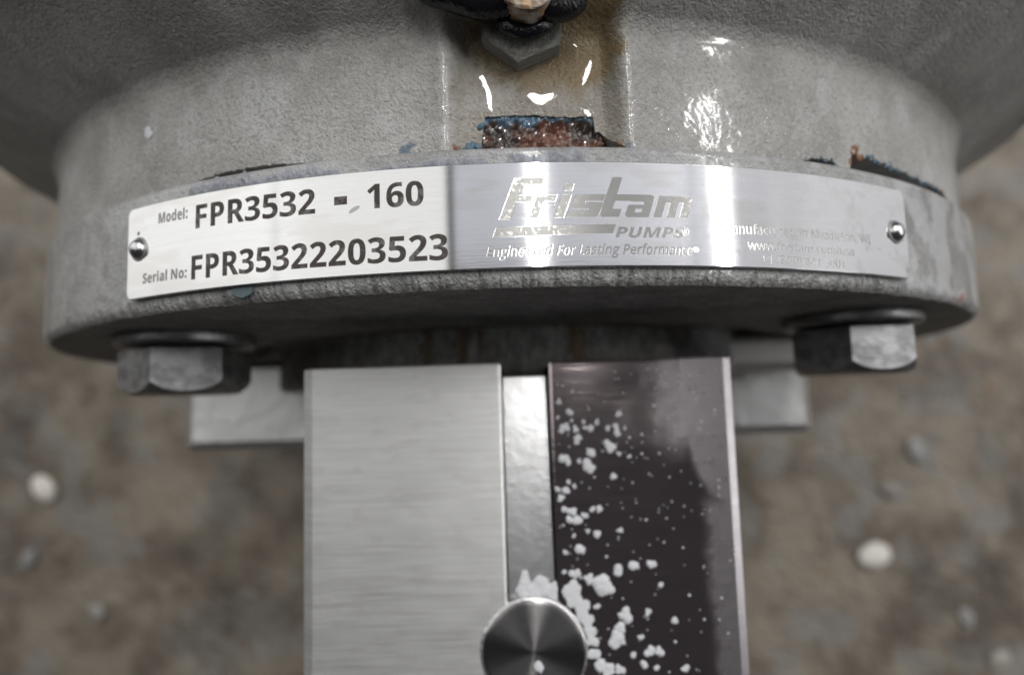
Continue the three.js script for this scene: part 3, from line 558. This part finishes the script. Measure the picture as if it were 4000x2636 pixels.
for (const [pts, w, h, label] of [
  [[[-7.3, -52.2], [-6.2, -49.3], [-4.8, -45.4], [-3.4, -41.2], [-3.3, -39.4], [-2.9, -37.6]], 0.0019, 0.0006, 'long thin bright water rivulet running down beside the hex nut'],
  [[[15.4, -52.9], [14.8, -51], [14.2, -49.2]], 0.0015, 0.0005, 'short water streak close beside the hex nut'],
  [[[18.5, -48.8], [17.6, -46], [16.5, -43.1]], 0.0018, 0.0005, 'water streak on the brown stain below the rubber strap end'],
  [[[17.6, -63], [18.4, -60], [19.4, -57.6]], 0.0022, 0.0005, 'water streak beside the short end of the rubber strap'],
  [[[16.3, -38.2], [17.2, -37.2], [17.8, -36.0]], 0.0016, 0.0005, 'small water streak at the corner of the rusted patch']]) tag(put('water_streak', rivulet(pts, w, h, RW + 0.00005), water), label, 'water', 'water streaks in the trough');
{
  // puddle with its own outline
  const out = [[3.6, -41.6], [5.6, -42.0], [7.4, -41.2], [9, -41.3], [11.4, -41.6], [10.9, -40.2], [9.3, -39.5], [8.9, -38.6], [6.6, -38.6], [4.9, -39.8]], N = 10, pos = [], idx = [];
  const cx = 7.4, cz = -40.3, c = new THREE.CatmullRomCurve3(out.map(([s, z]) => new THREE.Vector3(s, 0, z)), true), M = 60;
  for (let k = 0; k <= N; k++) for (let i = 0; i <= M; i++) { const p = c.getPoint((i % M) / M), t = k / N, x = mix(cx, p.x, t) / 1000, z = mix(cz, p.z, t) / 1000; pos.push(x, RW - 0.0001 + (k === N ? -0.0003 : 0.00045 - 0.0256 * (x - 0.0074) + 2.0 * Math.pow(x - 0.0074, 2) - (k === N - 1 ? 0.0001 : 0)), z); }  // dished and tilted so the whole puddle mirrors the tube to the camera
  for (let k = 0; k < N; k++) for (let i = 0; i < M; i++) { const a = k * (M + 1) + i; idx.push(a, a + 1, a + M + 1, a + 1, a + M + 2, a + M + 1); }
  const g = new THREE.BufferGeometry(); g.setAttribute('position', new THREE.Float32BufferAttribute(pos, 3)); g.setIndex(idx); g.computeVertexNormals();
  tag(put('water_puddle', g, water), 'small flat puddle of water above the rusted patch', 'water');
}
// uncountable fine droplets
function droplets(name, label, n, seed, place) {
  const r = rng(seed), gs = [], base = new THREE.SphereGeometry(1, 10, 6, 0, Math.PI * 2, 0, Math.PI / 2);
  for (let i = 0; i < n; i++) {
    const d = place(r, i); if (!d) continue; const [s, z, R, rad, flatness = 0.5, stretch = 1] = d;
    const g = base.clone(); g.scale(rad, rad * flatness, rad * stretch); g.rotateY(r() * 0.6 - 0.3); g.rotateZ(-s / R); const p = onCyl(s, R, z, R); g.translate(p.x, p.y, p.z); gs.push(g);
  }
  return tag(put(name, mergeGeometries(gs), water), label, 'water', null, 'stuff');
}
droplets('plate_droplets', 'fine water droplets sprinkled over the nameplate lettering', 420, 11, (r) => {
  const big = r() < 0.16, c = r(); let s, z;
  if (c < 0.45) { s = mix(-2, 22, r()); z = mix(-22, -4, r()); } else if (c < 0.85) { s = mix(30, 48, r()); z = mix(-21, -4, r()); } else { s = mix(-12, 60, r()); z = mix(-23, -3.6, r()); }
  return [s / 1000, z / 1000, R1 + 0.00155, big ? mix(0.00028, 0.00055, r()) : mix(0.0001, 0.0002, r()), 0.6];
});
droplets('rim_droplets', 'fine wet sparkle of droplets on the flange rim below the joint', 260, 13, (r) => { const lo = r() < 0.5; return [mix(-20, 75, r()) / 1000, (lo ? mix(-2.9, -1.2, r()) : mix(-27.5, -24.4, r())) / 1000, R1 + 0.00002, mix(0.00014, 0.00042, r()), 0.45]; });
droplets('housing_droplets', 'wet sparkle of fine droplets on the housing beside the trough', 620, 17, (r) => {
  const c = r(); let s, z;
  if (c < 0.6) { s = 46 + 17 * (r() + r() - 1) * 1.3; z = -34.5 + 6 * (r() + r() - 1); } else if (c < 0.75) { s = 26.2 + 0.5 * (r() - 0.5); z = mix(-50, -31, r()); } else if (c < 0.83) { s = -12.4 + 0.8 * (r() - 0.5); z = mix(-46, -30, r()); } else { s = mix(-3, 19, r()); z = mix(-39.5, -36.8, r()); }
  return [s / 1000, z / 1000, R2 + troughDepth(s / 1000, z / 1000) + 0.0001, mix(0.0002, 0.00062, r() * r()), 0.4, mix(1, 1.8, r())];
});
for (const [s, z, rad] of [[43.8, -54.6, 1.5], [46, -54, 0.9], [53.2, -52.2, 1.15], [56.8, -53.6, 1.15], [62.4, -53.0, 1.0], [61, -56.4, 0.8], [65.4, -56.8, 0.8], [68.8, -57.4, 1.0], [42, -55.2, 0.7], [51, -55.4, 0.7]]) {
  const g = new THREE.SphereGeometry(1, 24, 12, 0, Math.PI * 2, 0, Math.PI / 2); g.scale(rad * 0.0008, rad * 0.0005, rad * 0.0011);
  const m = put('water_drop', g, water), q = onCyl(s / 1000, R2 + 0.0001 + 0.0003 * sst(-0.0555, -0.058, z / 1000), z / 1000, R2); m.position.copy(q); m.rotation.set(z < -55.5 ? 0.15 : 0, 0.5, -s / 1000 / R2);
  tag(m, 'round water drop on the shoulder of the housing', 'water drop', 'water drops on the housing shoulder');
}
// milky sealant squeezed out along the upper edge of the nameplate
{
  const seal = new THREE.MeshPhysicalMaterial({ color: lin(0.70, 0.72, 0.77), transmission: 0.8, thickness: 0, roughness: 0.36, ior: 1.4 });
  const smear = (s0, s1, seed, hi) => {
    const NS = Math.round((s1 - s0) * 4), NZ = 14, pos = [], idx = [];
    for (let i = 0; i <= NS; i++) for (let j = 0; j <= NZ; j++) {
      const s = mix(s0, s1, i / NS), e = sst(0, 0.14, i / NS) * sst(1, 0.86, i / NS), top = (0.9 + hi * Math.pow(fbm(s * 0.55, seed, 3, 261), 1.6)) * e + 0.05;
      const t = j / NZ, z = -23.9 - top * t, n = fbm(s * 1.3 + 20, z * 0.9 + seed, 4, 263), fold = Math.pow(Math.abs(Math.sin(s * 0.9 + 3 * fbm(s * 0.3, seed, 2, 265) + 0.6 * z)), 5);
      const p = onCyl(s / 1000, R1 + 0.00012 + (0.00095 * n + 0.0007 * fold) * Math.pow(Math.sin(Math.PI * clamp(t * 0.96 + 0.02)), 0.6) * e, z / 1000, R1); pos.push(p.x, p.y, p.z);
    }
    for (let i = 0; i < NS; i++) for (let j = 0; j < NZ; j++) { const a = i * (NZ + 1) + j; idx.push(a, a + NZ + 1, a + 1, a + 1, a + NZ + 1, a + NZ + 2); }
    const g = new THREE.BufferGeometry(); g.setAttribute('position', new THREE.Float32BufferAttribute(pos, 3)); g.setIndex(idx); g.computeVertexNormals(); return g;
  };
  tag(put('sealant_smear', smear(-76, -31, 3.3, 5.2), seal), 'long milky sealant smear above the model number', 'sealant');
  tag(put('sealant_smear', smear(-28, -2, 8.1, 2.6), seal), 'short milky sealant smear between the model number and the logo', 'sealant');
  tag(put('sealant_smear', smear(-1, 17, 14.7, 5.0), seal), 'lumpy milky sealant smear above the logo, under the rusted patch', 'sealant');
}
// white foam flecks
const foam = new THREE.MeshPhysicalMaterial({ color: lin(0.56, 0.565, 0.59), roughness: 0.75 });
function blob(seed, flatY) {
  const r = rng(seed), gs = [], n = 2 + Math.floor(r() * 3);
  for (let i = 0; i < n; i++) { const g = new THREE.IcosahedronGeometry(i ? 0.45 + 0.3 * r() : 0.72, 3); const a = r() * 7; if (i) g.translate(0.55 * Math.cos(a), 0.1 * r(), 0.55 * Math.sin(a)); gs.push(g); }
  const m = mergeVertices(mergeGeometries(gs).deleteAttribute('uv').deleteAttribute('normal'), 1e-4), p = m.attributes.position;
  for (let i = 0; i < p.count; i++) { const x = p.getX(i), y = p.getY(i), z = p.getZ(i), k = 0.72 + 0.6 * fbm(x * 2.2 + seed, z * 2.2 + y * 1.7 + 9, 3, 271); p.setXYZ(i, x * k, y * k * flatY + 0.1, z * k); }
  m.computeVertexNormals(); return m;
}
const BLOBS = [1, 2, 3, 4, 5, 6, 7, 8].map((k) => blob(k * 17, 0.6));
const FLECKS = [[11.4,22.5,0.73],[13.8,25.2,1.02],[14.5,27.4,0.58],[11.0,26.5,0.58],[17.4,28.0,0.64],[20.7,28.0,0.7],[12.8,29.0,1.16],[11.9,30.1,0.87],[15.3,29.5,0.87],[17.6,29.3,0.73],[19.2,29.4,1.05],[23.5,29.5,0.82],[25.5,29.4,0.87],[25.6,30.8,0.99],[15.9,31.7,0.93],[15.7,33.0,0.82],[23.6,34.0,1.6],[11.7,36.9,1.46],[13.1,37.7,1.02],[15.9,37.5,0.73],[19.2,35.9,1.31],[17.9,39.0,1.75],[26.4,26.1,0.76],[24.6,41.7,0.99],[25.9,36.0,0.64],[28.4,36.9,0.64],[13.0,42.6,0.76],[14.4,43.7,0.7],[12.5,44.9,1.11],[10.2,44.5,0.73],[11.0,46.5,0.93],[11.9,49.3,0.87],[13.4,49.9,1.22],[18.6,49.7,0.87],[20.4,49.3,0.99],[12.8,51.8,1.16],[15.2,52.2,1.4],[16.7,51.1,0.87],[17.4,54.8,0.58],[19.9,55.5,1.11],[25.3,54.9,0.76],[13.8,56.0,0.64],[15.0,59.1,1.6],[11.5,59.8,0.78],[11.3,64.5,0.71],[13.7,65.2,1.35],[17.1,66.3,1.25],[20.5,67.1,2.67],[21.1,69.1,1.96],[24.4,64.9,1.6],[28.1,63.5,1.6],[32.6,63.3,1.35],[35.0,68.2,0.78],[18.9,73.1,0.78],[25.7,75.2,1.78],[24.5,77.8,1.6],[23.0,80.8,1.96],[24.7,81.5,1.07],[22.8,82.4,1.25],[29.2,80.6,0.89],[27.4,84.5,0.89],[31.4,84.1,1.35],[33.6,84.0,1.14],[37.8,76.6,1.0],[31.3,74.8,0.89],[29.9,87.2,1.14],[32.7,87.9,0.89],[39.7,88.3,1.14],[19.3,86.5,1.78],[21.3,88.2,1.6],[23.7,88.0,1.25]];
FLECKS.forEach(([x, z, r], i) => {
  const m = put('foam_fleck', BLOBS[i % BLOBS.length], foam); m.position.set(x / 1000, BY - 0.0001, z / 1000); m.rotation.y = i * 2.4; m.scale.set(r * 0.00092, r * 0.0006, r * 0.00092);
  const [label, grp] = r > 2.5 ? ['largest white foam clump on the dark mirror-bright rail', null] : z > 66 && Math.hypot(x - 3, z - 83) < 24 ? ['white foam fleck on the dark rail close beside the round pin', 'foam flecks close beside the round pin']
    : x < 16.5 ? ['small white foam fleck on the dark rail along its slot edge', 'foam flecks along the slot edge'] : ['small white foam fleck out in the middle of the dark rail', 'foam flecks in the middle of the dark rail'];
  tag(m, label, 'foam fleck', grp);
});
{
  const gs = [];
  [[1.3,65.9,1.6],[0.5,68.5,1.96],[3.3,68.9,2.49],[6.0,68.5,2.49],[9.1,68.8,2.49],[12.2,69.2,2.49],[13.8,71.6,2.14],[15.1,73.6,1.96],[15.7,75.9,1.78],[16.6,78.6,1.6],[17.2,80.9,1.43],[18.1,84.2,1.6]].forEach(([x, z, r], i) => { const g = BLOBS[(i * 3) % 8].clone(); g.rotateY(i * 1.7); g.scale(r * 0.00105, x < 9.5 ? 0.0011 : 0.00055, r * 0.00105); g.translate(x / 1000, x < 9.2 ? BY - 0.0008 : BY - 0.0001, z / 1000); gs.push(g); });
  tag(put('foam_smear', mergeGeometries(gs), foam), 'grey white foam smear hugging the edge of the round pin', 'foam');
  const r = rng(91), ts = [], b = new THREE.IcosahedronGeometry(1, 1);
  for (let i = 0; i < 230; i++) { const x = 10 + 43 * r(), z = 14 + 78 * r(); if (r() < 0.45 * sst(30, 44, x) * sst(50, 60, z)) continue; const k = 0.00013 + 0.00026 * r() * r(), g = b.clone(); g.scale(k, k * 0.6, k); g.translate(x / 1000, BY + 0.00005, z / 1000); ts.push(g); }
  tag(put('foam_specks', mergeGeometries(ts), foam), 'fine pale specks scattered over the dark rail', 'foam', null, 'stuff');
  const c = BLOBS[2].clone(); const m = put('foam_fleck', c, foam); m.position.set(0.0039, BY + 0.0007, 0.0863); m.scale.set(0.0013, 0.0006, 0.0016); tag(m, 'white foam fleck in the middle of the round pin', 'foam fleck');
}
// white fleck dried on the housing
{
  const m = put('dried_fleck', BLOBS[5], foam), q = onCyl(-0.089, R2 + 0.0001, -0.0438, R2); m.position.copy(q); m.rotation.z = 0.089 / R2; m.scale.set(0.0017, 0.0005, 0.0013);
  tag(m, 'small white dried fleck on the grey housing above the model number', 'fleck');
}
// stone chips on the floor
{
  const mk = (seed) => { const g = mergeVertices(new THREE.IcosahedronGeometry(1, 2).deleteAttribute('uv').deleteAttribute('normal'), 1e-4), p = g.attributes.position; for (let i = 0; i < p.count; i++) { const k = 0.65 + 0.7 * fbm(p.getX(i) * 1.4 + seed, p.getY(i) * 1.4 + p.getZ(i) * 1.1 + 7, 3, 281); p.setXYZ(i, p.getX(i) * k, p.getY(i) * k * 0.7, p.getZ(i) * k); } g.computeVertexNormals(); return g; };
  const list = [[-391, 79, 11, 1, 'bright white stone chip on dark stained floor', lin(0.72, 0.68, 0.62)], [289, 155, 12, 2, 'off white stone chip alone on the brown floor', lin(0.62, 0.60, 0.55)], [332, 71, 9, 3, 'grey pebble with a dark rim on the brown floor', lin(0.26, 0.26, 0.255)], [308, 103, 8, 4, 'small brown grey pebble on the floor below the flange', lin(0.21, 0.19, 0.175)],
    [-402, 136, 6, 5, 'small grey chip beside the dark floor stain', lin(0.25, 0.25, 0.25)], [-345, 180, 6.5, 6, 'small pale grey chip on the dark floor', lin(0.28, 0.275, 0.26)], [384, 238, 8, 7, 'pale chip in the dark wet stain', lin(0.30, 0.28, 0.25)], [360, 205, 7, 8, 'grey chip at the edge of the wet stain', lin(0.25, 0.245, 0.24)]];
  for (const [x, z, r, k, label, color] of list) { const m = put('stone_chip', mk(k * 3.7), new THREE.MeshStandardMaterial({ color, roughness: 0.6 })); m.scale.set(r * 0.00115, r * 0.0005, r * 0.0008); m.position.set(x / 1000, -0.26 + r * 0.00035, z / 1000); m.rotation.y = 0.9 + k * 1.3; tag(m, label, 'stone chip', 'stone chips on the floor'); }
}
renderer.render(scene, camera);
